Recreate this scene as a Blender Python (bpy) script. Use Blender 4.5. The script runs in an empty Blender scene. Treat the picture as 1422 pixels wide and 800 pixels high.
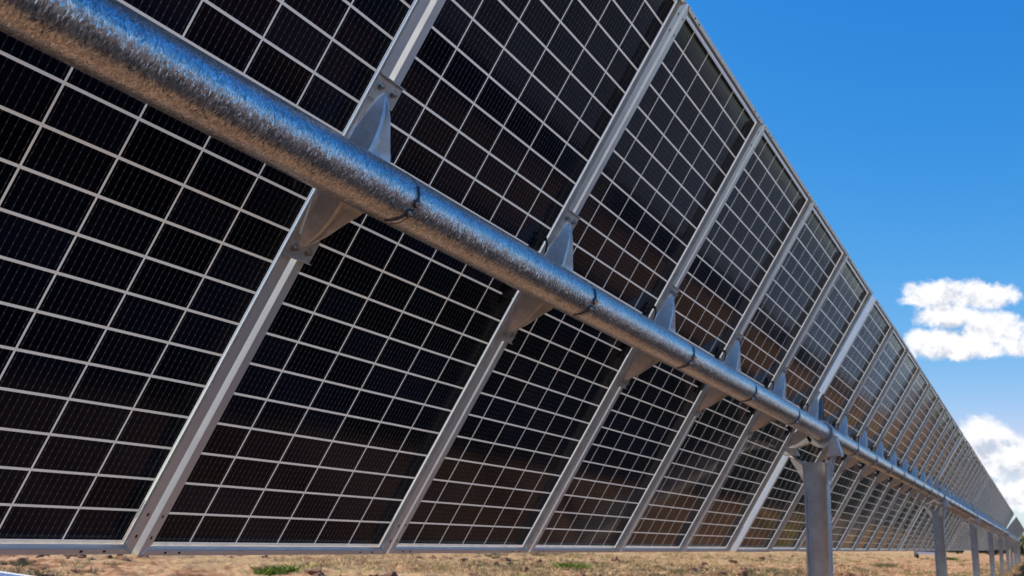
import bpy, bmesh, math, random
import numpy as np
from mathutils import Vector, Matrix

random.seed(7)
rng = np.random.default_rng(11)
S = bpy.context.scene
COL = S.collection
R = math.radians

# ------------------------------------------------------------------ camera
ZA = 2.03                                   # height of the tracker axis above the ground
F_PX, YAW, PITCH, ROLL = 1340.4, 0.4942365, 0.2439931, 0.0414493
CAM = Vector((-1.8681, -1.5343, ZA - 0.8767))
cp = math.cos(PITCH)
fw = Vector((cp * math.cos(YAW), cp * math.sin(YAW), math.sin(PITCH)))
rt = Vector((math.sin(YAW), -math.cos(YAW), 0.0))
up = rt.cross(fw)
rt2 = rt * math.cos(ROLL) + up * math.sin(ROLL)
up2 = up * math.cos(ROLL) - rt * math.sin(ROLL)
cam_data = bpy.data.cameras.new('camera')
cam = bpy.data.objects.new('camera', cam_data)
COL.objects.link(cam)
cam.matrix_world = Matrix(((rt2.x, up2.x, -fw.x, CAM.x), (rt2.y, up2.y, -fw.y, CAM.y), (rt2.z, up2.z, -fw.z, CAM.z), (0, 0, 0, 1)))
cam_data.sensor_width = 36.0
cam_data.lens = F_PX / 1422 * 36.0
cam_data.clip_start = 0.05
cam_data.clip_end = 8000
cam_data.dof.use_dof = True
cam_data.dof.focus_distance = 2.25
cam_data.dof.aperture_fstop = 9.0
S.camera = cam

# ------------------------------------------------------------------ light
SUN = Vector((-0.12, 0.864, 0.70)).normalized()
SUN_EL = math.asin(SUN.z)
SUN_AZ = math.atan2(SUN.y, SUN.x)
sl = bpy.data.lights.new('sun', 'SUN')
sl.energy = 4.7
sl.angle = R(0.5)
sl.color = (1.0, 0.90, 0.76)
so = bpy.data.objects.new('sun', sl)
COL.objects.link(so)
so.rotation_euler = SUN.to_track_quat('Z', 'Y').to_euler()

W = bpy.data.worlds.new('World')
S.world = W
W.use_nodes = True
wt = W.node_tree
wt.nodes.clear()


class NT:
    """small helper for wiring nodes"""
    def __init__(self, tree):
        self.t = tree

    def n(self, kind, **kw):
        nd = self.t.nodes.new(kind)
        for k, v in kw.items():
            setattr(nd, k, v)
        return nd

    def put(self, sock, v):
        if hasattr(v, 'is_output'):
            self.t.links.new(v, sock)
        elif v is not None:
            sock.default_value = v

    def math(self, op, a, b=None, c=None, clamp=False):
        nd = self.n('ShaderNodeMath', operation=op)
        nd.use_clamp = clamp
        for i, v in enumerate((a, b, c)):
            if v is not None:
                self.put(nd.inputs[i], v)
        return nd.outputs[0]

    def vmath(self, op, a, b=None, scale=None):
        nd = self.n('ShaderNodeVectorMath', operation=op)
        self.put(nd.inputs[0], a)
        if b is not None:
            self.put(nd.inputs[1], b)
        if scale is not None:
            self.put(nd.inputs['Scale'], scale)
        return nd.outputs['Value'] if op in ('DOT_PRODUCT', 'LENGTH') else nd.outputs['Vector']

    def mix(self, f, a, b):
        nd = self.n('ShaderNodeMix', data_type='RGBA')
        self.put(nd.inputs['Factor'], f)
        self.put(nd.inputs[6], a)
        self.put(nd.inputs[7], b)
        return nd.outputs[2]

    def smooth(self, x, lo, hi):
        nd = self.n('ShaderNodeMapRange', interpolation_type='SMOOTHSTEP')
        self.put(nd.inputs[0], x)
        nd.inputs[1].default_value = lo
        nd.inputs[2].default_value = hi
        return nd.outputs[0]

    def noise(self, vec, scale, detail=4.0, rough=0.5, dim='3D', out='Fac', w=None):
        nd = self.n('ShaderNodeTexNoise', noise_dimensions=dim)
        if vec is not None:
            self.put(nd.inputs['Vector'], vec)
        self.put(nd.inputs['Scale'], scale)
        nd.inputs['Detail'].default_value = detail
        nd.inputs['Roughness'].default_value = rough
        return nd.outputs[0] if out == 'Fac' else nd.outputs[1]

    def ramp(self, f, stops):
        nd = self.n('ShaderNodeValToRGB')
        self.put(nd.inputs[0], f)
        e = nd.color_ramp.elements
        while len(e) < len(stops):
            e.new(0.5)
        for el, (p, c) in zip(e, stops):
            el.position = p
            el.color = (*c, 1) if len(c) == 3 else c
        return nd.outputs[0]


g = NT(wt)
sky = g.n('ShaderNodeTexSky', sky_type='NISHITA')
sky.sun_disc = False
sky.sun_elevation = SUN_EL
sky.sun_rotation = R(90) - SUN_AZ
sky.altitude = 300
sky.air_density = 1.0
sky.dust_density = 0.35
sky.ozone_density = 2.6
# a polarised, contrasty sky: response curve of each channel
ssep = g.n('ShaderNodeSeparateColor')
wt.links.new(sky.outputs[0], ssep.inputs[0])
s_g = g.math('MULTIPLY', g.math('POWER', ssep.outputs[1], 1.02), 0.575)
s_b = g.math('MULTIPLY', g.math('POWER', ssep.outputs[2], 0.42), 1.85)
s_r = g.math('MINIMUM', g.math('MULTIPLY', g.math('POWER', ssep.outputs[0], 2.5), 0.115), g.math('MULTIPLY', s_g, 0.85))
scom = g.n('ShaderNodeCombineColor')
g.put(scom.inputs[0], s_r)
g.put(scom.inputs[1], s_g)
g.put(scom.inputs[2], s_b)
skyc = scom.outputs[0]
dirv = g.n('ShaderNodeTexCoord').outputs['Generated']


def ray(px, py):
    """direction in the world of a point of the sky"""
    return (fw * F_PX + rt2 * (px - 711) + up2 * (400 - py)).normalized()


def cloud_bank(col, centre, blobs, seed, grey_below, soft):
    """cumulus: a sum of lobes about one direction of the sky, broken up by noise"""
    c = ray(*centre)
    east = Vector((c.y, -c.x, 0)).normalized()
    north = east.cross(c)
    dz = g.vmath('DOT_PRODUCT', dirv, tuple(c))
    u = g.math('DIVIDE', g.vmath('DOT_PRODUCT', dirv, tuple(east)), g.math('MAXIMUM', dz, 0.05))
    v = g.math('DIVIDE', g.vmath('DOT_PRODUCT', dirv, tuple(north)), g.math('MAXIMUM', dz, 0.05))
    front = g.math('GREATER_THAN', dz, 0.3)
    cx = g.n('ShaderNodeCombineXYZ')
    g.put(cx.inputs[0], u)
    g.put(cx.inputs[1], v)
    cx.inputs[2].default_value = seed
    warp = g.vmath('SUBTRACT', g.noise(cx.outputs[0], 45, 5, 0.6, out='Color'), (0.5, 0.5, 0.5))
    p = g.vmath('ADD', cx.outputs[0], g.vmath('SCALE', warp, scale=0.016))
    sep = g.n('ShaderNodeSeparateXYZ')
    g.put(sep.inputs[0], p)
    pu, pv = sep.outputs[0], sep.outputs[1]

    def lobes(lu, lv):
        tot = None
        for (bx, by, rx, ry) in blobs:
            d = ray(bx, by)
            bu, bv = d.dot(east) / d.dot(c), d.dot(north) / d.dot(c)
            a = g.math('DIVIDE', g.math('SUBTRACT', lu, bu), rx / F_PX)
            b0 = g.math('SUBTRACT', lv, bv)
            # flat bottoms: a lobe falls off faster below its centre
            b = g.math('DIVIDE', b0, ry / F_PX)
            b = g.math('MULTIPLY', b, g.math('ADD', 1.0, g.math('MULTIPLY', g.math('LESS_THAN', b0, 0.0), 0.40)))
            q = g.math('SUBTRACT', 1.0, g.math('ADD', g.math('MULTIPLY', a, a), g.math('MULTIPLY', b, b)))
            tot = q if tot is None else g.math('SMOOTH_MAX', tot, q, 0.30)
        return tot
    tot = lobes(pu, pv)
    above = lobes(g.math('SUBTRACT', pu, 0.004), g.math('ADD', pv, 0.009))
    base = g.math('SUBTRACT', tot, above)             # below zero where more of the cloud lies above
    n1 = g.noise(p, 62, 9, 0.64)
    dens = g.math('ADD', g.math('ADD', tot, 0.12), g.math('MULTIPLY', g.math('SUBTRACT', n1, 0.5), 2.1))
    alpha = g.math('MULTIPLY', g.smooth(dens, 0.0, soft), front)
    # thickness gives the tone: thin rims and sunward lobes white, thick undersides grey
    n2 = g.noise(g.vmath('ADD', p, (-0.004, 0.011, 0)), 62, 6, 0.6)
    rel = g.math('SUBTRACT', n1, n2)
    n3 = g.noise(p, 26, 3, 0.5)
    tone = g.smooth(g.math('ADD', g.math('MULTIPLY', rel, 1.5), g.math('ADD', g.math('MULTIPLY', g.math('SUBTRACT', n3, 0.5), 0.7), g.math('MULTIPLY', base, 0.30))), -0.46, 0.10)
    cc = g.mix(tone, grey_below, (4.3, 4.3, 4.4, 1))
    return g.mix(alpha, col, cc)


skyc = cloud_bank(skyc, (1340, 450), [(1300, 412, 48, 24), (1368, 412, 44, 22), (1316, 440, 44, 26), (1296, 480, 44, 24), (1376, 464, 46, 32), (1340, 486, 60, 20), (1440, 482, 50, 20)],
                  3.1, (2.55, 2.75, 3.2, 1), 0.8)
skyc = cloud_bank(skyc, (1400, 640), [(1366, 604, 36, 26), (1345, 620, 30, 20), (1400, 640, 60, 34), (1440, 640, 60, 30), (1420, 690, 70, 26), (1500, 690, 90, 30)],
                  8.4, (2.4, 2.7, 3.25, 1), 0.8)
bg = g.n('ShaderNodeBackground')
wt.links.new(skyc, bg.inputs[0])
bg.inputs[1].default_value = 0.15
wo = g.n('ShaderNodeOutputWorld')
wt.links.new(bg.outputs[0], wo.inputs[0])

S.view_settings.view_transform = 'Standard'
S.view_settings.look = 'None'
S.view_settings.exposure = 0.65
S.view_settings.gamma = 1.0
S.view_settings.use_curve_mapping = False
S.render.resolution_x, S.render.resolution_y = 1024, 576
S.cycles.max_bounces = 8
S.cycles.transparent_max_bounces = 8


# ------------------------------------------------------------------ helpers
def new_mat(name):
    m = bpy.data.materials.new(name)
    m.use_nodes = True
    t = m.node_tree
    t.nodes.clear()
    k = NT(t)
    out = k.n('ShaderNodeOutputMaterial')
    p = k.n('ShaderNodeBsdfPrincipled')
    t.links.new(p.outputs[0], out.inputs[0])
    return m, k, p, out


def simple(name, col, rough=0.5, metal=0.0, var=0.0, scale=20.0, bump=0.0, bscale=60.0):
    m, k, p, out = new_mat(name)
    p.inputs['Roughness'].default_value = rough
    p.inputs['Metallic'].default_value = metal
    if var:
        co = k.n('ShaderNodeTexCoord').outputs['Object']
        n = k.noise(co, scale, 5, 0.6)
        lo = tuple(c * (1 - var) for c in col)
        hi = tuple(min(1, c * (1 + var)) for c in col)
        k.put(p.inputs['Base Color'], k.ramp(n, [(0.3, lo), (0.7, hi)]))
        k.put(p.inputs['Roughness'], k.math('ADD', rough - 0.08, k.math('MULTIPLY', n, 0.16)))
        if bump:
            b = k.n('ShaderNodeBump')
            b.inputs['Strength'].default_value = bump
            b.inputs['Distance'].default_value = 0.002
            k.put(b.inputs['Height'], k.noise(co, bscale, 4, 0.6))
            k.put(p.inputs['Normal'], b.outputs[0])
    else:
        p.inputs['Base Color'].default_value = (*col, 1)
    return m


class MB:
    """collects shapes into one mesh"""
    def __init__(self):
        self.v, self.f, self.mi, self.sm = [], [], [], []

    def add(self, vs, fs, mi=0, smooth=False):
        o = len(self.v)
        self.v += [tuple(p) for p in vs]
        for q in fs:
            self.f.append(tuple(i + o for i in q))
            self.mi.append(mi)
            self.sm.append(smooth)

    def box(self, x0, x1, y0, y1, z0, z1, mi=0):
        self.add([(x0, y0, z0), (x1, y0, z0), (x1, y1, z0), (x0, y1, z0), (x0, y0, z1), (x1, y0, z1), (x1, y1, z1), (x0, y1, z1)],
                 [(0, 3, 2, 1), (4, 5, 6, 7), (0, 1, 5, 4), (1, 2, 6, 5), (2, 3, 7, 6), (3, 0, 4, 7)], mi)

    def tube(self, p0, p1, r0, r1=None, n=12, mi=0, smooth=True, cap=True):
        r1 = r0 if r1 is None else r1
        p0, p1 = Vector(p0), Vector(p1)
        d = (p1 - p0).normalized()
        a = d.orthogonal().normalized()
        b = d.cross(a)
        vs = []
        for p, r in ((p0, r0), (p1, r1)):
            for i in range(n):
                t = 2 * math.pi * i / n
                vs.append(p + (a * math.cos(t) + b * math.sin(t)) * r)
        self.add(vs, [(i, (i + 1) % n, n + (i + 1) % n, n + i) for i in range(n)], mi, smooth)
        if cap:
            self.add(vs[:n], [tuple(range(n))[::-1]], mi)
            self.add(vs[n:], [tuple(range(n))], mi)

    def prism(self, poly, axis, t0, t1, mi=0):
        """poly in the two other axes, extruded along axis"""
        def mk(a, b, t):
            return {'x': (t, a, b), 'y': (a, t, b), 'z': (a, b, t)}[axis]
        n = len(poly)
        vs = [mk(a, b, t0) for a, b in poly] + [mk(a, b, t1) for a, b in poly]
        self.add(vs, [tuple(range(n))[::-1], tuple(range(n, 2 * n))] + [(i, (i + 1) % n, n + (i + 1) % n, n + i) for i in range(n)], mi)

    def mesh(self, name, mats):
        me = bpy.data.meshes.new(name)
        me.from_pydata(self.v, [], self.f)
        for m in mats:
            me.materials.append(m)
        me.polygons.foreach_set('material_index', self.mi)
        me.polygons.foreach_set('use_smooth', self.sm)
        me.update()
        bm = bmesh.new()
        bm.from_mesh(me)
        bmesh.ops.recalc_face_normals(bm, faces=bm.faces)
        bm.to_mesh(me)
        bm.free()
        return me


def obj(name, me, parent=None, loc=(0, 0, 0)):
    o = bpy.data.objects.new(name, me)
    COL.objects.link(o)
    o.location = loc
    if parent is not None:
        o.parent = parent
    return o


def tag(o, label=None, cat=None, group=None, kind=None):
    if label:
        o['label'] = label
    if cat:
        o['category'] = cat
    if group:
        o['group'] = group
    if kind:
        o['kind'] = kind
    return o


# ------------------------------------------------------------------ materials
M_FRAME = simple('anodised_aluminium', (0.74, 0.745, 0.74), 0.40, 0.40, 0.05, 9, 0.05, 200)
M_HOLE = simple('dark_hole', (0.01, 0.01, 0.01), 0.9)
M_BRACKET = simple('zinc_sheet', (0.70, 0.70, 0.69), 0.46, 0.6, 0.16, 30, 0.12, 90)
M_BOLT = simple('bolt_steel', (0.58, 0.57, 0.54), 0.3, 1.0)
M_STRAP = simple('dark_strap', (0.10, 0.10, 0.105), 0.4, 0.5)
M_BLACK = simple('black_plastic', (0.012, 0.012, 0.013), 0.45)
M_POST = simple('galvanised_post', (0.62, 0.61, 0.58), 0.48, 0.40, 0.2, 7, 0.15, 40)
M_BEAR = simple('bearing_casting', (0.40, 0.42, 0.45), 0.42, 0.7, 0.15, 25, 0.1, 60)

# torque tube: hot dip galvanised, with long needle-like spangles
M_TUBE, k, p, _ = new_mat('galvanised_tube')
co = k.n('ShaderNodeTexCoord').outputs['Object']
sp = k.n('ShaderNodeSeparateXYZ')
k.put(sp.inputs[0], co)
tx, ty, tz = sp.outputs


def spangle(a1, b1, seed):
    """facets of the zinc, long and thin, lying along one diagonal"""
    cv = k.n('ShaderNodeCombineXYZ')
    k.put(cv.inputs[0], k.math('MULTIPLY', k.math('ADD', tx, tz), a1))
    k.put(cv.inputs[1], k.math('MULTIPLY', k.math('SUBTRACT', tx, tz), b1))
    k.put(cv.inputs[2], k.math('ADD', k.math('MULTIPLY', ty, min(a1, b1)), seed))
    wv = k.vmath('ADD', cv.outputs[0], k.vmath('SCALE', k.vmath('SUBTRACT', k.noise(co, 130, 2, 0.5, out='Color'), (0.5, 0.5, 0.5)), scale=0.6))
    vn = k.n('ShaderNodeTexVoronoi')
    k.put(vn.inputs['Vector'], wv)
    vn.inputs['Scale'].default_value = 1.0
    return vn


va, vb = spangle(110, 390, 0.0), spangle(380, 104, 5.0)
sel = k.math('GREATER_THAN', k.noise(co, 70, 2, 0.5), 0.5)
fac = k.mix(sel, va.outputs['Color'], vb.outputs['Color'])
streak = k.noise(k.vmath('MULTIPLY', co, (0.25, 9, 9)), 6, 4, 0.6)
blot = k.noise(co, 14, 5, 0.6)
fsep = k.n('ShaderNodeSeparateXYZ')
k.put(fsep.inputs[0], fac)
tone = k.math('ADD', k.math('MULTIPLY', fsep.outputs[0], 0.45), k.math('ADD', k.math('MULTIPLY', streak, 0.3), k.math('MULTIPLY', blot, 0.25)))
k.put(p.inputs['Base Color'], k.ramp(tone, [(0.25, (0.30, 0.30, 0.305)), (0.50, (0.60, 0.60, 0.605)), (0.74, (0.97, 0.97, 0.97))]))
p.inputs['Metallic'].default_value = 0.88
k.put(p.inputs['Roughness'], k.math('ADD', 0.22, k.math('MULTIPLY', fsep.outputs[1], 0.16)))
geo = k.n('ShaderNodeNewGeometry').outputs['Normal']
tilt = k.vmath('SCALE', k.vmath('SUBTRACT', fac, (0.5, 0.5, 0.5)), scale=k.math('ADD', 0.10, k.math('MULTIPLY', k.math('GREATER_THAN', fsep.outputs[2], 0.72), 0.36)))
fnz = k.vmath('SCALE', k.vmath('SUBTRACT', k.noise(co, 420, 2, 0.5, out='Color'), (0.5, 0.5, 0.5)), scale=0.07)
k.put(p.inputs['Normal'], k.vmath('NORMALIZE', k.vmath('ADD', geo, k.vmath('ADD', tilt, fnz))))

MW, ML = 1.135, 2.278                       # module width and length
PX, PY = 0.1845, 0.0932                      # cell pitch


def laminate_material(name, cell_lo, cell_hi, blue, ior=1.245):
    m, k, p, out = new_mat(name)
    uv = k.n('ShaderNodeUVMap').outputs[0]
    sep = k.n('ShaderNodeSeparateXYZ')
    k.put(sep.inputs[0], uv)
    u, v = sep.outputs[0], sep.outputs[1]
    mx = (MW - 6 * PX) / 2
    uu = k.math('DIVIDE', k.math('SUBTRACT', u, mx), PX)
    fu = k.math('FRACT', uu)
    du = k.math('MULTIPLY', k.math('SUBTRACT', 0.5, k.math('ABSOLUTE', k.math('SUBTRACT', fu, 0.5))), PX)    # distance to the column line
    av = k.math('SUBTRACT', k.math('ABSOLUTE', v), 0.004)
    vv = k.math('DIVIDE', av, PY)
    fv = k.math('FRACT', vv)
    dv = k.math('MULTIPLY', k.math('SUBTRACT', 0.5, k.math('ABSOLUTE', k.math('SUBTRACT', fv, 0.5))), PY)
    line = k.math('MAXIMUM', k.math('LESS_THAN', du, 0.0027), k.math('LESS_THAN', dv, 0.0034))
    out_u = k.math('GREATER_THAN', k.math('ABSOLUTE', k.math('SUBTRACT', uu, 3.0)), 3.0)
    out_v = k.math('MAXIMUM', k.math('GREATER_THAN', vv, 12.0), k.math('LESS_THAN', av, 0.0))
    margin = k.math('MAXIMUM', out_u, out_v)
    white = k.math('MAXIMUM', line, margin)
    # busbars: ten fine wires per cell with soldering pads
    bb = k.math('FRACT', k.math('MULTIPLY', fu, 10.0))
    bar = k.math('LESS_THAN', k.math('ABSOLUTE', k.math('SUBTRACT', bb, 0.5)), 0.05)
    pad = k.math('LESS_THAN', k.math('FRACT', k.math('MULTIPLY', fv, 5.0)), 0.30)
    barv = k.math('MULTIPLY', bar, k.math('ADD', 0.35, k.math('MULTIPLY', pad, 0.65)))
    # cell to cell difference
    cid = k.n('ShaderNodeCombineXYZ')
    k.put(cid.inputs[0], k.math('FLOOR', uu))
    k.put(cid.inputs[1], k.math('FLOOR', k.math('DIVIDE', v, PY)))
    k.put(cid.inputs[2], k.math('MULTIPLY', k.n('ShaderNodeObjectInfo').outputs['Random'], 37.0))
    wn = k.n('ShaderNodeTexWhiteNoise', noise_dimensions='3D')
    k.put(wn.inputs['Vector'], cid.outputs[0])
    cell = k.mix(wn.outputs['Value'], (*cell_lo, 1), (*cell_hi, 1))
    cell = k.mix(barv, cell, (0.21, 0.205, 0.20, 1))
    grid = (0.80, 0.785, 0.78, 1)
    col = k.mix(white, cell, grid)
    # a film of dust on the glass
    co = k.n('ShaderNodeTexCoord').outputs['Object']
    dust = k.noise(co, 3.2, 6, 0.65)
    spots = k.smooth(k.noise(co, 90, 2, 0.5), 0.70, 0.78)
    dustf = k.math('ADD', k.math('MULTIPLY', k.smooth(dust, 0.45, 0.8), 0.006), k.math('MULTIPLY', spots, 0.014))
    col = k.mix(dustf, col, (0.40, 0.32, 0.24, 1))
    k.put(p.inputs['Base Color'], col)
    k.put(p.inputs['Roughness'], k.math('ADD', 0.05, k.math('MULTIPLY', dust, 0.10)))
    p.inputs['IOR'].default_value = 1.18 if blue else ior
    if not blue:
        bmp = k.n('ShaderNodeBump')
        bmp.inputs['Strength'].default_value = 0.10
        bmp.inputs['Distance'].default_value = 0.004
        k.put(bmp.inputs['Height'], k.noise(co, 4.5, 2, 0.5))
        k.put(p.inputs['Normal'], bmp.outputs[0])
        # printed white grid lets some of the light of the front through, the rim is nearly clear glass
        tr = k.n('ShaderNodeBsdfTranslucent')
        tr.inputs[0].default_value = (0.75, 0.74, 0.72, 1)
        m1 = k.n('ShaderNodeMixShader')
        k.put(m1.inputs[0], k.math('MULTIPLY', white, 0.10))
        k.t.links.new(p.outputs[0], m1.inputs[1])
        k.t.links.new(tr.outputs[0], m1.inputs[2])
        clear = k.n('ShaderNodeBsdfTransparent')
        m2 = k.n('ShaderNodeMixShader')
        k.put(m2.inputs[0], k.math('MULTIPLY', margin, 0.40))
        k.t.links.new(m1.outputs[0], m2.inputs[1])
        k.t.links.new(clear.outputs[0], m2.inputs[2])
        k.t.links.new(m2.outputs[0], out.inputs[0])
    return m


M_LAM = laminate_material('cell_glass', (0.002, 0.003, 0.008), (0.007, 0.009, 0.022), False)
M_LAMFRONT = laminate_material('front_cell_glass', (0.006, 0.014, 0.04), (0.010, 0.022, 0.06), False, 1.5)
M_LAMBLUE = laminate_material('blue_cell_glass', (0.008, 0.018, 0.13), (0.012, 0.025, 0.17), True)


# ------------------------------------------------------------------ meshes of a module (x across, y up the slope, z towards the back)
def frame_mesh(name='module_frame'):
    m = MB()
    D, TW = 0.040, 0.002
    hl = ML / 2
    for side in (0, 1):
        fl = 0.029 if side == 0 else 0.034
        x0 = 0 if side == 0 else MW - TW
        m.box(x0, x0 + TW, -hl, hl, -D, 0)                                   # wall
        a, bb = (TW, fl) if side == 0 else (MW - fl, MW - TW)
        # back flange, its ends cut off at an angle
        if side == 0:
            poly = [(a, -hl + 0.004), (bb, -hl + 0.034), (bb, hl - 0.034), (a, hl - 0.004)]
        else:
            poly = [(a, -hl + 0.034), (bb, -hl + 0.004), (bb, hl - 0.004), (a, hl - 0.034)]
        m.prism(poly, 'z', -0.0022, -0.0002)
        sh = (TW, 0.009) if side == 0 else (MW - 0.009, MW - TW)
        m.box(sh[0], sh[1], -hl + TW, hl - TW, -0.0335, -0.0318)             # ledge under the glass
        xx = 0.014 if side == 0 else MW - 0.014
        for sy in (-1, 1):
            for q in (1.085, 1.02):                        # slots and earthing holes
                y = sy * q
                hw = 0.0032 if side == 0 else 0.004
                m.box(xx - hw * 0.8, xx + hw * 0.8, y - 0.0045, y + 0.0045, -0.0022, 0.0003, 1)
    for sy in (-1, 1):
        y0, y1 = (-hl, -hl + TW) if sy < 0 else (hl - TW, hl)
        m.box(TW, MW - TW, y0, y1, -D, -0.0002)
        y0, y1 = (-hl + TW, -hl + 0.015) if sy < 0 else (hl - 0.015, hl - TW)
        m.prism([(0.008, y0 if sy < 0 else y1), (0.024, y1 if sy < 0 else y0), (MW - 0.026, y1 if sy < 0 else y0), (MW - 0.008, y0 if sy < 0 else y1)], 'z', -0.0024, -0.0004)
        y0, y1 = (-hl + TW, -hl + 0.009) if sy < 0 else (hl - 0.009, hl - TW)
        m.box(0.0092, MW - 0.0092, y0, y1, -0.0335, -0.0318)
        for xq in (0.09, 0.14, MW - 0.16, MW - 0.09):
            yc = sy * (hl - 0.0085)
            m.box(xq - 0.004, xq + 0.004, yc - 0.003, yc + 0.003, -0.0022, 0.0003, 1)
    return m.mesh(name, [M_FRAME, M_HOLE])


def laminate_mesh(mat, name='cell_glass'):
    me = bpy.data.meshes.new(name)
    hl = ML / 2 - 0.0024
    xs = (0.0024, MW - 0.0024)
    me.from_pydata([(xs[0], -hl, -0.036), (xs[1], -hl, -0.036), (xs[1], hl, -0.036), (xs[0], hl, -0.036)], [], [(0, 1, 2, 3)])
    uvl = me.uv_layers.new(name='UVMap')
    for lp in me.loops:
        c = me.vertices[lp.vertex_index].co
        uvl.data[lp.index].uv = (c.x, c.y)
    me.materials.append(mat)
    return me


def jbox_mesh():
    m = MB()
    m.prism([(-0.024, -0.105), (0.018, -0.105), (0.024, -0.098), (0.024, 0.098), (0.018, 0.105), (-0.018, 0.105), (-0.024, 0.098)], 'z', -0.036, -0.018)
    m.box(-0.016, 0.016, -0.07, 0.07, -0.018, -0.014)
    m.tube((0.0, 0.104, -0.026), (0.0, 0.135, -0.026), 0.006, 0.005)
    m.tube((0.0, -0.104, -0.026), (0.0, -0.135, -0.026), 0.006, 0.005)
    return m.mesh('junction_box', [M_BLACK])


def cable_mesh():
    """the two leads of a junction box, looping back along the frame to the tube"""
    m = MB()
    for sg, pts in ((1, [(0, 0.13, -0.026), (0.002, 0.142, -0.022), (0.014, 0.150, -0.014), (0.028, 0.138, -0.004), (0.034, 0.105, 0.006), (0.032, 0.060, 0.012)]),
                    (0, [(0, 0.13, -0.026), (-0.004, 0.160, -0.020), (0.010, 0.176, -0.008), (0.032, 0.150, 0.006), (0.040, 0.100, 0.018), (0.038, 0.060, 0.024)])):
        if sg == 0:
            continue
        pp = [Vector((x, y * sg, z)) for x, y, z in pts]
        sm = []
        for i in range(len(pp) - 1):
            p0, p1, p2, p3 = pp[max(0, i - 1)], pp[i], pp[i + 1], pp[min(len(pp) - 1, i + 2)]
            for q in range(5):
                t = q / 5
                sm.append(0.5 * ((2 * p1) + (p2 - p0) * t + (2 * p0 - 5 * p1 + 4 * p2 - p3) * t * t + (3 * p1 - p0 - 3 * p2 + p3) * t ** 3))
        sm.append(pp[-1])
        for a, b in zip(sm[:-1], sm[1:]):
            m.tube(a, b, 0.0036, n=8, cap=False)
        c0, c1 = sm[9], sm[12]
        m.tube(c0, c1, 0.0075, n=10)
    return m.mesh('cable', [M_BLACK])


def bracket_mesh(width=1.0, name='mounting_bracket', skip=()):
    """pressed sheet saddle: flat bolt plates at both ends, a hat that rises towards the tube"""
    m = MB()
    T = 0.003
    st = [  # (distance from tube axis, base width, ridge width, height)
        (0.226, 0.010, 0.006, 0.007), (0.205, 0.034, 0.018, 0.025), (0.175, 0.052, 0.032, 0.047), (0.14, 0.068, 0.048, 0.065), (0.11, 0.084, 0.066, 0.079),
        (0.085, 0.098, 0.086, 0.091), (0.062, 0.106, 0.100, 0.097), (0.040, 0.106, 0.100, 0.080), (0.0, 0.106, 0.100, 0.077)]
    seq = [(-d, a, b, h) for d, a, b, h in st] + [(d, a, b, h) for d, a, b, h in reversed(st[:-1])]
    rows = []
    for (s, a, b_, h) in seq:
        a *= width
        b_ *= width
        h0 = 0.0035 if abs(s) > 0.1 else 0.010
        dip = 0.26 * h if abs(s) > 0.07 else 0.06 * h
        rows.append([(-a / 2 - 0.006, s, h0), (-a / 2, s, h0 + 0.004), (-b_ / 2 - 0.002, s, h * 0.95), (-b_ / 2 + 0.006, s, h), (-b_ * 0.16, s, h - dip), (b_ * 0.16, s, h - dip), (b_ / 2 - 0.006, s, h), (b_ / 2 + 0.002, s, h * 0.95), (a / 2, s, h0 + 0.004), (a / 2 + 0.006, s, h0)])
    fine_rows = []
    for ra, rb in zip(rows[:-1], rows[1:]):
        for q in range(2):
            fine_rows.append([[pa + (pb - pa) * q / 2 for pa, pb in zip(va_, vb_)] for va_, vb_ in zip(ra, rb)])
    rows = fine_rows + [rows[-1]]
    n = len(rows[0])
    outer = [v for r_ in rows for v in r_]
    inner = [(x * 0.955, y, max(0.001, z - T)) for x, y, z in outer]
    o = len(outer)
    fs = []
    for i in range(len(rows) - 1):
        for j in range(n - 1):
            if j in skip:
                continue
            q = (i * n + j, i * n + j + 1, (i + 1) * n + j + 1, (i + 1) * n + j)
            fs.append(q)
            fs.append(tuple(x + o for x in q[::-1]))
        for j in (len(skip), n - 1):
            fs.append((i * n + j, (i + 1) * n + j, (i + 1) * n + j + o, i * n + j + o))
    m.add(outer + inner, fs, 0, True)
    for sy in (-1, 1):
        y0, y1 = sorted((sy * 0.198, sy * 0.262))
        m.box(-0.053, 0.053, y0, y1, 0.0006, 0.0034)
        m.box(-0.053, 0.053, y1 if sy > 0 else y0 - 0.003, y1 + 0.003 if sy > 0 else y0, 0.0006, 0.011)     # turned-up lip at the end of the plate
    me = m.mesh(name, [M_BRACKET])
    me.set_sharp_from_angle(angle=R(24))
    return me


def bolt_mesh():
    m = MB()
    m.tube((0, 0, 0.003), (0, 0, 0.0052), 0.0115, n=16)
    m.tube((0, 0, 0.0052), (0, 0, 0.013), 0.0078, n=6, smooth=False)
    m.tube((0, 0, 0.013), (0, 0, 0.020), 0.004, n=8)
    return m.mesh('bolt', [M_BOLT])


TS, TH, TR = 0.016, 0.150, 0.0702            # tube centre up the slope, behind the modules, radius


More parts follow.
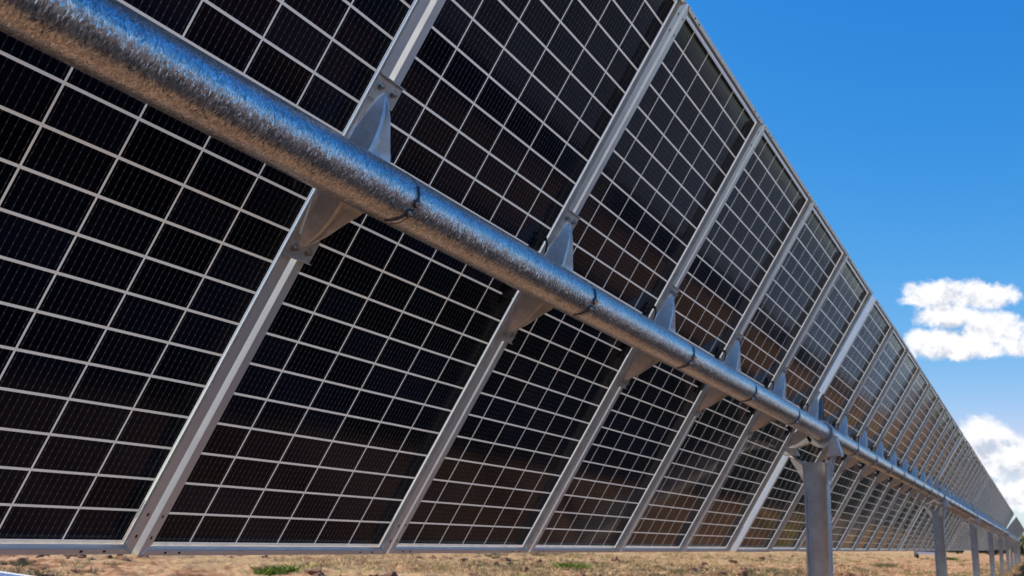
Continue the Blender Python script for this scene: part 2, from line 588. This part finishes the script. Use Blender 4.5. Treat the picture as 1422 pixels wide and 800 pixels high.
def strap_mesh():
    """thin steel band round the tube"""
    m = MB()
    n = 48
    vs = []
    for i in range(n):
        t = 2 * math.pi * i / n
        for x, r in ((-0.0013, TR - 0.001), (-0.0013, TR + 0.0008), (0.0013, TR + 0.0008), (0.0013, TR - 0.001)):
            vs.append((x + 0.012 * math.sin(t), math.cos(t) * r, math.sin(t) * r))
    m.add(vs, [(i * 4 + j, i * 4 + (j + 1) % 4, ((i + 1) % n) * 4 + (j + 1) % 4, ((i + 1) % n) * 4 + j) for i in range(n) for j in range(4)], 0, True)
    # clasp: two lugs with their pins
    for t, x in ((R(78), 0.010), (R(101), 0.0)):
        d = Vector((0, math.cos(t), math.sin(t)))
        m.tube(Vector((x, 0, 0)) + d * (TR - 0.002), Vector((x, 0, 0)) + d * (TR + 0.004), 0.0125, 0.0125, 18, 0)
        m.tube(Vector((x, 0, 0)) + d * (TR + 0.004), Vector((x, 0, 0)) + d * (TR + 0.013), 0.0090, 0.0078, 14, 1)
        m.tube(Vector((x, 0, 0)) + d * (TR + 0.013), Vector((x, 0, 0)) + d * (TR + 0.018), 0.0035, 0.003, 10, 1)
    for t0, t1, x0, x1 in ((R(70), R(40), 0.012, 0.010), (R(106), R(150), -0.002, -0.030)):
        a = Vector((x0, math.cos(t0) * (TR + 0.003), math.sin(t0) * (TR + 0.003)))
        c = Vector((x1, math.cos(t1) * (TR + 0.003), math.sin(t1) * (TR + 0.003)))
        mid = (a + c) / 2
        mid = Vector((mid.x, *(Vector((mid.y, mid.z)).normalized() * (TR + 0.003))))
        m.tube(a, mid, 0.0030, n=8)
        m.tube(mid, c, 0.0024, n=8)
    return m.mesh('clamp_strap', [M_STRAP, M_BOLT])


def tube_mesh(x0, x1, joints):
    m = MB()
    n = 96
    cuts = [x0] + [j for j in joints if x0 < j < x1] + [x1]
    for a, c in zip(cuts[:-1], cuts[1:]):
        vs = []
        for x, r in ((a, TR), (c - 0.0, TR)):
            for i in range(n):
                t = 2 * math.pi * i / n
                vs.append((x, math.cos(t) * r, math.sin(t) * r))
        m.add(vs, [(i, (i + 1) % n, n + (i + 1) % n, n + i) for i in range(n)], 0, True)
    for x in (x0, x1):
        m.add([(x, math.cos(2 * math.pi * i / n) * TR, math.sin(2 * math.pi * i / n) * TR) for i in range(n)], [tuple(range(n))])
    return m.mesh('torque_tube', [M_TUBE])


def bearing_mesh():
    """split ring round the tube with end collars and a foot towards the post"""
    m = MB()
    n = 48

    def ring(xa, xb, ra, rb):
        vs = []
        for i in range(n):
            t = 2 * math.pi * i / n
            for x, r in ((xa, ra), (xa, rb), (xb, rb), (xb, ra)):
                vs.append((x, math.cos(t) * r, math.sin(t) * r))
        m.add(vs, [(i * 4 + j, i * 4 + (j + 1) % 4, ((i + 1) % n) * 4 + (j + 1) % 4, ((i + 1) % n) * 4 + j) for i in range(n) for j in range(4)], 0, False)
    ring(-0.045, 0.045, TR + 0.0005, TR + 0.017)
    ring(-0.062, -0.050, TR + 0.0005, TR + 0.006)
    ring(-0.090, -0.082, TR + 0.0005, TR + 0.004)
    ring(0.050, 0.062, TR + 0.0005, TR + 0.006)
    return m.mesh('bearing_housing', [M_BEAR])


ME_FRAME, ME_LAM, ME_JB, ME_CAB = frame_mesh(), laminate_mesh(M_LAM), jbox_mesh(), cable_mesh()
ME_LAMF = laminate_mesh(M_LAMFRONT)
ME_BR, ME_BRW, ME_BOLT, ME_STRAP, ME_BEAR = bracket_mesh(), bracket_mesh(1.25, 'gap_bracket'), bolt_mesh(), strap_mesh(), bearing_mesh()
ME_BRN = bracket_mesh(0.5, 'end_bracket')
M_DARKZINC = simple('dark_zinc', (0.15, 0.155, 0.165), 0.4, 0.8, 0.15, 25)
ME_BRW.materials[0] = M_DARKZINC
P, G = 1.154, 0.171                          # module pitch, gap at a bearing
D_BAY = 9 * P - 0.019 + G                    # post to post
TILT = 1.04308


def make_tracker(label, loc, tilt, start, bays, rich, lam=None):
    lam = lam or ME_LAM
    root = bpy.data.objects.new('solar_tracker', None)
    COL.objects.link(root)
    root.location = loc
    root.rotation_euler = (math.pi - tilt, 0, 0)
    tag(root, label, 'solar tracker', 'rows of the solar tracker')
    gaps = []
    x = start
    x_start = x
    for b_ in range(bays):
        for i in range(9):
            mod = obj('solar_module', ME_FRAME, root, (x, 0, 0))
            # hand-fitted: every module sits a millimetre or so off its neighbour
            mod.location.y = random.uniform(-0.003, 0.003)
            mod.rotation_euler = (random.uniform(-0.0012, 0.0012), random.uniform(-0.003, 0.003), random.uniform(-0.0008, 0.0008))
            obj('cell_glass', lam, mod)
            if rich and 0 < x < 14:
                for jx in (MW - 0.075,):
                    obj('junction_box', ME_JB, mod, (jx, 0.0, 0))
                obj('cable', ME_CAB, mod, (MW - 0.075, 0, 0))
            # bracket on the joint to the left of this module
            first = (i == 0)
            jx = x - 0.0095 if not first else x + 0.012
            br = obj('mounting_bracket', ME_BR if not first else ME_BRW, root, (jx, TS, 0))
            if rich and x < 12:
                for sx in (-0.027, 0.027):
                    for sy in (-0.236, 0.236):
                        obj('bolt', ME_BOLT, br, (sx, sy, 0))
            if rich and not first or (rich and b_ == 0):
                st_ = obj('clamp_strap', ME_STRAP, root, (x - 0.0095 + 0.055 + random.uniform(-0.006, 0.006), TS, TH))
                st_.rotation_euler = (random.uniform(-0.12, 0.12), 0, 0)
            x += P
        x += -0.019
        obj('mounting_bracket', ME_BRN, root, (x - 0.016, TS, 0))
        gaps.append(x + G / 2)
        x += G
    x_end = x - G
    obj('torque_tube', tube_mesh(x_start - 0.5, x_end + 0.25, []), root, (0, TS, TH))
    gaps = [x_start - G / 2] + gaps
    for gx in gaps:
        obj('bearing_housing', ME_BEAR, root, (gx, TS, TH))
    return root, gaps


def post_meshes(top):
    m = MB()
    d, fl, tf, twb = 0.168, 0.135, 0.010, 0.008
    z0 = -0.4
    m.box(-fl / 2, fl / 2, -d / 2, -d / 2 + tf, z0, top)
    m.box(-fl / 2, fl / 2, d / 2 - tf, d / 2, z0, top)
    m.box(-twb / 2, twb / 2, -d / 2 + tf, d / 2 - tf, z0, top - 0.004)
    body = m.mesh('support_post', [M_POST])
    arms = []
    for sy in (-1, 1):
        a = MB()
        # plate bolted to the outside of the flange, rising and swinging out to the bearing arc
        t = 0.007
        out_y = 0.190 if sy > 0 else 0.140
        prof = [(d / 2 + 0.001, top - 0.17), (d / 2 + 0.001, top - 0.04), (d / 2 + 0.3 * (out_y - d / 2), top + 0.0), (d / 2 + 0.75 * (out_y - d / 2), top + 0.030), (out_y, top + 0.042)]
        w = [0.062, 0.072, 0.080, 0.070, 0.044]
        inn = [(sy * y, z) for y, z in prof]
        outr = [(sy * (y + t), z - 0.002) for y, z in prof]
        vs = []
        for (y, z), (y2, z2), ww in zip(inn, outr, w):
            vs += [(-ww, y, z), (ww, y, z), (ww, y2, z2), (-ww, y2, z2)]
        n = len(prof)
        fs = [(0, 1, 2, 3), tuple(4 * (n - 1) + j for j in (3, 2, 1, 0))]
        for i in range(n - 1):
            for j in range(4):
                fs.append((4 * i + j, 4 * i + (j + 1) % 4, 4 * i + 4 + (j + 1) % 4, 4 * i + 4 + j))
        a.add(vs, fs)
        # gusset sides
        for xx in (-0.058, 0.052):
            pts = [(sy * (d / 2 + 0.008), top - 0.15), (sy * (d / 2 + 0.008), top - 0.02), (sy * (out_y - 0.004), top + 0.036), (sy * (out_y - 0.012), top + 0.0), (sy * (d / 2 + 0.5 * (out_y - d / 2)), top - 0.07), (sy * (d / 2 + 0.020), top - 0.13)]
            a.prism(pts if sy > 0 else pts[::-1], 'x', xx, xx + 0.005)
        # bolts
        for bx in (-0.034, 0.034):
            for bz in (-0.05, -0.13):
                a.tube((bx, sy * (d / 2 + 0.008), top + bz), (bx, sy * (d / 2 + 0.020), top + bz), 0.011, n=6, smooth=False)
        arms.append(a.mesh('bearing_arm', [M_BRACKET]))
    return body, arms


# cradle between the arms of the post, carrying the bearing ring from below
def cradle_mesh(cy, cz):
    """half arc; (cy, cz) is the tube axis relative to the post's centre line at its top"""
    m = MB()
    n = 20
    for xa, xb in ((-0.040, -0.033), (0.033, 0.040)):
        vs = []
        for i in range(n + 1):
            t = R(196) + R(148) * i / n
            for r in (TR + 0.018, TR + 0.050):
                y, z = cy + math.cos(t) * r, cz + math.sin(t) * r
                vs += [(xa, y, z), (xb, y, z)]
        fs = []
        for i in range(n):
            o = 4 * i
            fs += [(o, o + 2, o + 6, o + 4), (o + 1, o + 5, o + 7, o + 3), (o, o + 4, o + 5, o + 1), (o + 2, o + 3, o + 7, o + 6)]
        fs += [(0, 1, 3, 2), (4 * n, 4 * n + 2, 4 * n + 3, 4 * n + 1)]
        m.add(vs, fs)
    # pillow block: a straight foot on the near side, a low foot and a slanting strut on the far side
    m.prism([(-0.085, 0.046), (-0.200, 0.046), (-0.196, 0.056), (-0.158, 0.185), (-0.112, 0.150), (-0.096, 0.056)], 'x', -0.046, 0.046)
    m.prism([(0.245, 0.046), (0.130, 0.046), (0.134, 0.060), (0.150, 0.100), (0.222, 0.100), (0.240, 0.060)], 'x', -0.050, 0.050)
    m.prism([(0.150, 0.100), (0.215, 0.100), (0.205, 0.125), (0.050, 0.205), (0.020, 0.165), (0.030, 0.145)], 'x', -0.040, 0.040)
    return m.mesh('bearing_cradle', [M_BRACKET])


PY_POST = -0.086
POST_TOP = ZA - 0.285
ME_POST, ME_ARMS = post_meshes(POST_TOP)


def make_post(x, y, dz, label, group):
    o = obj('support_post', ME_POST, None, (x, y, dz))
    tag(o, label, 'steel post', group)
    for a in ME_ARMS:
        obj('bearing_arm', a, o)
    ty = -(TS * math.cos(TILT)) - TH * math.sin(TILT)
    tz = ZA + TS * math.sin(TILT) - TH * math.cos(TILT)
    obj('bearing_cradle', ME_CR, o, (0, 0, POST_TOP))
    return o


_ty = -(TS * math.cos(TILT)) - TH * math.sin(TILT) - PY_POST
_tz = ZA + TS * math.sin(TILT) - TH * math.cos(TILT) - POST_TOP
ME_CR = cradle_mesh(_ty, _tz)


# ------------------------------------------------------------------ ground: one sheet to the horizon, finest where the strip under the row shows it
def vnoise(x, y, seed):
    """tileless value noise"""
    xi, yi = np.floor(x).astype(np.int64), np.floor(y).astype(np.int64)
    fx, fy = x - xi, y - yi
    fx, fy = fx * fx * (3 - 2 * fx), fy * fy * (3 - 2 * fy)

    def h(a, b):
        n = (a * 374761393 + b * 668265263 + seed * 1442695041) & 0x7fffffff
        n = ((n ^ (n >> 13)) * 1274126177) & 0x7fffffff
        return ((n ^ (n >> 16)) & 0xffff) / 65535.0
    return (h(xi, yi) * (1 - fx) + h(xi + 1, yi) * fx) * (1 - fy) + (h(xi, yi + 1) * (1 - fx) + h(xi + 1, yi + 1) * fx) * fy


def gz(x, y):
    """height of the ground"""
    r = np.hypot(x - CAM.x, y - CAM.y)
    far = np.clip((r - 6) / 10, 0, 1) * np.clip(1 - (r - 90) / 120, 0.0, 1)
    z = (vnoise(x * 0.11, y * 0.11, 1) - 0.5) * 0.16 + (vnoise(x * 0.45, y * 0.45, 2) - 0.5) * 0.10
    c = vnoise(x * 1.7, y * 1.7, 3)
    z = z + np.clip(c - 0.6, 0, 1) * 0.22 + (vnoise(x * 4.1, y * 4.1, 4) - 0.5) * 0.06 + (vnoise(x * 9.0, y * 9.0, 5) - 0.5) * 0.07
    return z * far - 0.02 * (1 - far)


radii = [0.0, 2, 4, 6, 8, 10, 12]
r_ = 13.0
while r_ < 90:
    radii.append(r_)
    r_ *= 1.0052
while r_ < 5000:
    radii.append(r_)
    r_ *= 1.08
radii = np.array(radii[1:])
ang = np.concatenate([np.linspace(R(-8), R(66), 640), np.linspace(R(66), R(352), 96)[1:-1]])
A, RR = np.meshgrid(ang, radii)
GX, GY = CAM.x + RR * np.cos(A), CAM.y + RR * np.sin(A)
GZ = gz(GX, GY)
nr, na = GX.shape
verts = np.stack([GX.ravel(), GY.ravel(), GZ.ravel()], 1)
verts = np.vstack([verts, [[CAM.x, CAM.y, -0.02]]])
i0 = (np.arange(nr - 1)[:, None] * na + np.arange(na)[None, :]).ravel()
i1 = (np.arange(nr - 1)[:, None] * na + (np.arange(na)[None, :] + 1) % na).ravel()
quads = np.stack([i0, i0 + na, i1 + na, i1], 1)
faces = quads.tolist() + [(nr * na, j, (j + 1) % na) for j in range(na)]
gme = bpy.data.meshes.new('ground')
gme.from_pydata(verts.tolist(), [], faces)
gme.polygons.foreach_set('use_smooth', [True] * len(faces))
M_GROUND, k, p, _ = new_mat('sandy_soil')
co = k.n('ShaderNodeTexCoord').outputs['Object']
n1 = k.noise(co, 0.18, 5, 0.6)
n2 = k.noise(co, 1.0, 7, 0.72)
n3 = k.noise(co, 9.0, 5, 0.7)
soil = k.ramp(n2, [(0.34, (0.13, 0.06, 0.03)), (0.46, (0.38, 0.19, 0.095)), (0.63, (0.64, 0.43, 0.26))])
straw = k.ramp(n3, [(0.30, (0.25, 0.15, 0.065)), (0.55, (0.48, 0.325, 0.165)), (0.75, (0.63, 0.47, 0.27))])
gs = k.n('ShaderNodeSeparateXYZ')
k.put(gs.inputs[0], co)
away = k.math('MULTIPLY', k.smooth(gs.outputs[1], 2.0, 11.0), 0.40)       # grass keeps off the bare strip under the rows
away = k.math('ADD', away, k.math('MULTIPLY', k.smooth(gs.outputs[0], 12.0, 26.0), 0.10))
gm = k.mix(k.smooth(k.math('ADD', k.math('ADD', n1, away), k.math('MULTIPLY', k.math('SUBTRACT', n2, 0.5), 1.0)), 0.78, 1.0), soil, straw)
row_shade = k.math('SUBTRACT', 1.0, k.smooth(k.math('ADD', gs.outputs[1], k.math('MULTIPLY', k.math('SUBTRACT', n1, 0.5), 3.0)), -0.5, 2.2))
gm = k.mix(k.math('MULTIPLY', row_shade, 0.72), gm, (0.105, 0.058, 0.034, 1))     # shade along the rows painted into the soil colour, to dim its reflections
gm = k.mix(k.math('MULTIPLY', k.smooth(n3, 0.58, 0.68), 0.55), gm, (0.10, 0.055, 0.03, 1))
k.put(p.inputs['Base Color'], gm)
p.inputs['Roughness'].default_value = 0.95
p.inputs['Specular IOR Level'].default_value = 0.1
b = k.n('ShaderNodeBump')
b.inputs['Strength'].default_value = 0.8
b.inputs['Distance'].default_value = 0.05
k.put(b.inputs['Height'], k.math('ADD', n3, k.noise(co, 34, 4, 0.7)))
k.put(p.inputs['Normal'], b.outputs[0])
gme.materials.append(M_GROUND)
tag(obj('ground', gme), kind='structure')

# ------------------------------------------------------------------ the tracker rows
X0 = -4 * P + 0.0175
row1, gaps1 = make_tracker('long row of tilted black solar modules on a galvanised torque tube, nearest the camera', (0, 0, ZA), TILT, X0, 6, True)
x2 = gaps1[-1] + G / 2 + 0.04
row2, gaps2 = make_tracker('farther tracker row beyond the bright gap at the end of the nearest row', (0, 0.03, ZA - 0.06), TILT - 0.14, x2, 4, False)
row3, gaps3 = make_tracker('parallel row of solar modules behind the photographer, mirrored in the glass', (0, -6.1, ZA), TILT, -9.0, 5, False, ME_LAMF)

names = ['galvanised steel post left of the picture under the near end of the row', 'nearest and widest steel post, carrying the torque tube at the first bright gap',
         'second steel post from the front, right of the widest post', 'third steel post from the front of the receding line', 'fourth steel post from the front of the receding line',
         'fifth steel post from the front of the receding line', 'sixth steel post from the front, at the end of the nearest row']
for gx, nm in zip(gaps1, names):
    make_post(gx, PY_POST, 0, nm, 'steel posts under the nearest row')
names2 = ['first steel post under the farther tracker row', 'second steel post under the farther tracker row', 'third steel post under the farther tracker row', 'last steel post under the farther tracker row']
for gx, nm in zip(gaps2[1:], names2):
    make_post(gx, PY_POST + 0.03, -0.06, nm, 'steel posts under the farther row')
for i, gx in enumerate(gaps3):
    make_post(gx, PY_POST - 6.1, 0, 'steel post of the row behind the photographer', 'steel posts of the row behind the photographer')

# ------------------------------------------------------------------ ground cover
def in_view(n, rmin, rmax, a0=-6, a1=62, power=1.0):
    a = rng.uniform(R(a0), R(a1), n)
    t = rng.uniform(0, 1, n) ** power
    r = rmin * (rmax / rmin) ** t
    return CAM.x + r * np.cos(a), CAM.y + r * np.sin(a), r


def blades(cx, cy, cz, sc, per, spread, tall, wide, lean):
    """triangles standing in tufts"""
    n = len(cx)
    bx = np.repeat(cx, per) + rng.normal(0, 1, n * per) * np.repeat(sc, per) * spread
    by = np.repeat(cy, per) + rng.normal(0, 1, n * per) * np.repeat(sc, per) * spread
    bz = gz(bx, by) - 0.01
    h = np.repeat(sc, per) * tall * rng.uniform(0.5, 1.2, n * per)
    w = np.repeat(sc, per) * wide * rng.uniform(0.6, 1.3, n * per)
    th = rng.uniform(0, 2 * math.pi, n * per)
    ln = rng.normal(0, lean, (2, n * per)) * h
    v = np.empty((n * per, 4, 3))
    v[:, 0] = np.stack([bx - np.cos(th) * w / 2, by - np.sin(th) * w / 2, bz], 1)
    v[:, 1] = np.stack([bx + np.cos(th) * w / 2, by + np.sin(th) * w / 2, bz], 1)
    v[:, 2] = np.stack([bx + np.cos(th) * w * 0.35 + ln[0] * 0.5, by + np.sin(th) * w * 0.35 + ln[1] * 0.5, bz + h * 0.6], 1)
    v[:, 3] = np.stack([bx + ln[0], by + ln[1], bz + h], 1)
    f = np.arange(n * per)[:, None] * 4
    return v.reshape(-1, 3), np.concatenate([f + [0, 1, 2], f + [0, 2, 3]])


def leaf_mat(name, stops, rough=0.8):
    m, k, p, _ = new_mat(name)
    co = k.n('ShaderNodeTexCoord').outputs['Object']
    geo = k.n('ShaderNodeNewGeometry').outputs['Random Per Island']
    f = k.math('ADD', k.math('MULTIPLY', geo, 0.6), k.math('MULTIPLY', k.noise(co, 0.5, 4, 0.6), 0.4))
    k.put(p.inputs['Base Color'], k.ramp(f, stops))
    p.inputs['Roughness'].default_value = rough
    p.inputs['Specular IOR Level'].default_value = 0.2
    return m


M_DRY = leaf_mat('dry_grass', [(0.15, (0.22, 0.14, 0.055)), (0.45, (0.49, 0.33, 0.155)), (0.8, (0.66, 0.49, 0.28))])
M_GREY = leaf_mat('sage_weed', [(0.15, (0.07, 0.085, 0.035)), (0.5, (0.16, 0.16, 0.075)), (0.85, (0.26, 0.24, 0.12))])
M_GREEN = leaf_mat('green_weed', [(0.15, (0.07, 0.13, 0.012)), (0.5, (0.16, 0.25, 0.03)), (0.85, (0.28, 0.33, 0.05))])
M_YELL = leaf_mat('yellow_weed', [(0.15, (0.22, 0.18, 0.02)), (0.6, (0.42, 0.34, 0.04)), (0.9, (0.50, 0.40, 0.08))])


def cover(name, mat, v, f, label, cat):
    me = bpy.data.meshes.new(name)
    me.from_pydata(v.tolist(), [], f.tolist())
    me.materials.append(mat)
    o = obj(name, me)
    return tag(o, label, cat, kind='stuff')


gx_, gy_, gr = in_view(30000, 14, 130)
dn = vnoise(gx_ * 0.12, gy_ * 0.12, 21) * 0.7 + vnoise(gx_ * 0.5, gy_ * 0.5, 22) * 0.5
az = np.degrees(np.arctan2(gy_ - CAM.y, gx_ - CAM.x))
keep = dn + np.clip((34 - az) / 60, -0.2, 0.25) > 0.58
v, f = blades(gx_[keep], gy_[keep], None, rng.uniform(0.6, 1.3, keep.sum()), 9, 0.13, 0.12, 0.014, 0.5)
cover('dry_grass', M_DRY, v, f, 'dry straw coloured grass growing across the sandy ground', 'dry grass')
gx_, gy_, gr = in_view(7000, 14, 110)
keep = vnoise(gx_ * 0.2, gy_ * 0.2, 31) + vnoise(gx_ * 0.9, gy_ * 0.9, 32) * 0.6 > 0.85
v, f = blades(gx_[keep], gy_[keep], None, rng.uniform(0.5, 1.2, keep.sum()), 30, 0.11, 0.13, 0.02, 0.7)
cover('low_weeds', M_GREY, v, f, 'low grey-green weeds scattered over the sandy ground', 'weeds')
# clods
m = MB()
cx_, cy_, cr = in_view(3200, 14, 70, 8)
keep = vnoise(cx_ * 0.25, cy_ * 0.25, 41) + vnoise(cx_ * 1.1, cy_ * 1.1, 42) * 0.5 > 0.8
ico = bmesh.new()
bmesh.ops.create_icosphere(ico, subdivisions=2, radius=1.0)
iv = np.array([tuple(q.co) for q in ico.verts])
ifc = [tuple(q.index for q in fc.verts) for fc in ico.faces]
ico.free()
for x, y in zip(cx_[keep], cy_[keep]):
    s = 0.025 + 0.13 * rng.uniform() ** 4
    q = iv * (1 + 0.35 * rng.normal(0, 0.5, (len(iv), 1))) * np.array([rng.uniform(0.8, 1.6), rng.uniform(0.8, 1.6), rng.uniform(0.5, 0.9)]) * s
    m.add(q + np.array([x, y, float(gz(np.array(x), np.array(y))) + s * 0.2]), ifc)
M_CLOD = simple('dry_clod', (0.20, 0.10, 0.055), 0.95, 0, 0.4, 3)
gx_, gy_, gr = in_view(3000, 14, 110)
keep = vnoise(gx_ * 0.15, gy_ * 0.15, 51) + vnoise(gx_ * 0.7, gy_ * 0.7, 52) * 0.6 > 1.0
v, f = blades(gx_[keep], gy_[keep], None, rng.uniform(0.4, 1.1, keep.sum()), 26, 0.12, 0.13, 0.02, 0.7)
cover('yellow_green_tufts', leaf_mat('yellow_green', [(0.15, (0.12, 0.13, 0.02)), (0.5, (0.26, 0.27, 0.05)), (0.85, (0.40, 0.36, 0.10))]), v, f, 'yellow-green tufts scattered through the dry grass', 'grass tufts')
tag(obj('dirt_clods', m.mesh('dirt_clods', [M_CLOD])), 'loose reddish dirt clods and stones lying on the sand', 'dirt clods', kind='stuff')


def on_ground(px, py):
    d = ray(px, py)
    t = -CAM.z / d.z
    q = CAM + d * t
    return q.x, q.y


def weed(px, py, size, mat, label, per=260, wide=0.028):
    x, y = on_ground(px, py)
    v, f = blades(np.array([x]), np.array([y]), None, np.array([size]), per, 0.21, 0.20, wide, 0.9)
    v = v - np.array([x, y, 0])
    me = bpy.data.meshes.new('weed')
    me.from_pydata(v.tolist(), [], f.tolist())
    me.materials.append(mat)
    return tag(obj('weed', me, None, (x, y, 0)), label, 'weed', 'bright weeds on the sandy ground')


weed(385, 796, 1.0, M_GREEN, 'bright green weed clump nearest the bottom edge, left of the middle', 420)
weed(795, 794, 1.0, M_GREEN, 'wide green weed clump beside reddish sand below the third rib', 420)
weed(714, 780, 0.5, M_GREEN, 'small dark green weed close under the panel edge', 160)
weed(792, 776, 0.6, M_YELL, 'small yellow flowering weed close under the panel edge', 160)
weed(1231, 789, 1.2, M_GREY, 'dark grey-green bush between the nearest two posts', 420)
weed(1322, 778, 1.2, M_GREEN, 'green bush standing right behind the second post', 300)
weed(30, 782, 0.5, M_GREY, 'grey-green weed clump by the loose module', 300)

# ------------------------------------------------------------------ loose module on its carton, bottom left corner
ZF = 0.52
cor = CAM + ray(52, 800.5) * ((ZF - CAM.z) / ray(52, 800.5).z)
oth = CAM + ray(0, 793.2) * ((ZF - CAM.z) / ray(0, 793.2).z)
ux = Vector((oth.x - cor.x, oth.y - cor.y, 0)).normalized()     # along the far edge
near = Vector((ux.y, -ux.x, 0))                                 # level, towards the camera
if near.dot(CAM - cor) < 0:
    near = -near
LT = R(19)
dn = near * math.cos(LT) - Vector((0, 0, math.sin(LT)))         # down the glass
za = dn.cross(ux)
xa = dn
org = cor.copy()
if za.z > 0:                                                    # the back of the module has to look down
    xa, za = -dn, -za
    org = cor + dn * MW
org = org + za * 0.04
lm = obj('solar_module', frame_mesh('loose_frame'))
lm.matrix_world = Matrix(((xa.x, ux.x, za.x, org.x), (xa.y, ux.y, za.y, org.y), (xa.z, ux.z, za.z, org.z), (0, 0, 0, 1))) @ Matrix.Translation((0, ML / 2, 0))
tag(lm, 'loose blue solar module propped face up in the bottom left corner', 'solar module')
obj('cell_glass', laminate_mesh(M_LAMBLUE, 'blue_cell_glass'), lm)
m = MB()
M_CARTON = simple('carton', (0.36, 0.25, 0.14), 0.85, 0, 0.12, 6)
m.box(0.10, 0.50, 0.25, ML - 0.25, -0.02, 0.295)
ct = obj('carton', m.mesh('carton', [M_CARTON]))
yy = near.cross(ux)
sgn = 1 if yy.z > 0 else -1
ct.matrix_world = Matrix(((near.x, ux.x, 0, cor.x), (near.y, ux.y, 0, cor.y), (0, 0, 1, 0), (0, 0, 0, 1)))
tag(ct, 'low brown carton propping up the loose blue module', 'carton')

# ------------------------------------------------------------------ far away: a parked van and the scrub on the horizon
def wheel(parent, x, y):
    t = MB()
    t.tube((0, -0.11, 0), (0, 0.11, 0), 0.34, n=28)
    w_ = obj('wheel', t.mesh('wheel', [M_BLACK]), parent, (x, y, 0.34))
    t = MB()
    t.tube((0, -0.115, 0), (0, 0.115, 0), 0.2, n=20)
    obj('rim', t.mesh('rim', [M_BOLT]), w_)


M_PAINT = simple('grey_paint', (0.10, 0.11, 0.12), 0.3)
M_WHITE = simple('white_cap', (0.8, 0.8, 0.8), 0.4)
M_GLASS = simple('dark_glass', (0.015, 0.018, 0.022), 0.08)


def pickup(px, dist, label):
    d = ray(px, 770)
    h = Vector((d.x, d.y, 0)).normalized()
    q = Vector((CAM.x, CAM.y, 0)) + h * dist
    root = bpy.data.objects.new('parked_pickup', None)
    COL.objects.link(root)
    root.location = (q.x, q.y, 0)
    root.rotation_euler = (0, 0, math.atan2(h.y, h.x) + R(3))
    tag(root, label, 'pickup')
    m = MB()
    prof = [(-2.6, 0.45), (2.55, 0.45), (2.62, 0.75), (2.5, 1.0), (1.35, 1.12), (0.75, 1.72), (-0.75, 1.76), (-0.95, 1.15), (-2.6, 1.12)]
    m.prism(prof, 'y', -0.9, 0.9)
    obj('body', m.mesh('body', [M_PAINT]), root)
    m = MB()
    m.box(-2.70, -2.605, -0.88, 0.88, 0.42, 0.62)
    obj('bumper', m.mesh('bumper', [M_WHITE]), root)
    for sy in (-1, 1):
        m = MB()
        m.prism([(1.15, 1.15), (0.68, 1.64), (-0.62, 1.67), (-0.72, 1.15)], 'y', sy * 0.885, sy * 0.91)
        obj('window', m.mesh('window', [M_GLASS]), root)
        for x in (-1.65, 1.65):
            wheel(root, x, sy * 0.85)
    m = MB()
    m.add([(1.33, -0.75, 1.16), (1.33, 0.75, 1.16), (0.80, 0.7, 1.69), (0.80, -0.7, 1.69)], [(0, 1, 2, 3)])
    for v_ in range(len(m.v)):
        a_, b2, c2 = m.v[v_]
        m.v[v_] = (a_ + 0.02, b2, c2 + 0.02)
    obj('windscreen', m.mesh('windscreen', [M_GLASS]), root)


pickup(1287, 95, 'dark grey pickup parked far off, half hidden under the panels left of the second post')

M_SCRUB = leaf_mat('scrub_leaves', [(0.15, (0.018, 0.028, 0.010)), (0.5, (0.045, 0.06, 0.022)), (0.85, (0.085, 0.09, 0.04))])
vs, fs = [], []
ncr = 420
ca = rng.uniform(R(-14), R(70), ncr)
cr_ = rng.uniform(190, 320, ncr)
for a, r in zip(ca, cr_):
    c = np.array([CAM.x + r * math.cos(a), CAM.y + r * math.sin(a), 0])
    hgt = rng.uniform(1.6, 4.2)
    wid = hgt * rng.uniform(0.6, 1.1)
    nl = 90
    d = rng.normal(0, 1, (nl, 3))
    d /= np.linalg.norm(d, axis=1)[:, None]
    pos = c + d * rng.uniform(0.45, 1.0, (nl, 1)) * np.array([wid, wid, hgt * 0.5]) + np.array([0, 0, hgt * 0.5])
    a1 = rng.normal(0, 1, (nl, 3))
    a1 /= np.linalg.norm(a1, axis=1)[:, None]
    b1 = np.cross(a1, d)
    s = rng.uniform(0.2, 0.5, (nl, 1))
    for sg1, sg2 in ((-1, -1), (1, -1), (0.6, 1), (-0.6, 1)):
        vs.append(pos + a1 * s * sg1 + b1 * s * sg2)
V = []
o = 0
allv = []
allf = []
for i in range(ncr):
    q = np.stack(vs[4 * i:4 * i + 4], 1).reshape(-1, 3)
    n = len(q) // 4
    allv.append(q)
    allf.append(np.arange(n * 4).reshape(-1, 4) + o)
    o += n * 4
me = bpy.data.meshes.new('far_scrub')
me.from_pydata(np.vstack(allv).tolist(), [], np.vstack(allf).tolist())
me.materials.append(M_SCRUB)
tag(obj('far_scrub', me), 'dark belt of scrub and low trees along the horizon', 'scrub', kind='stuff')
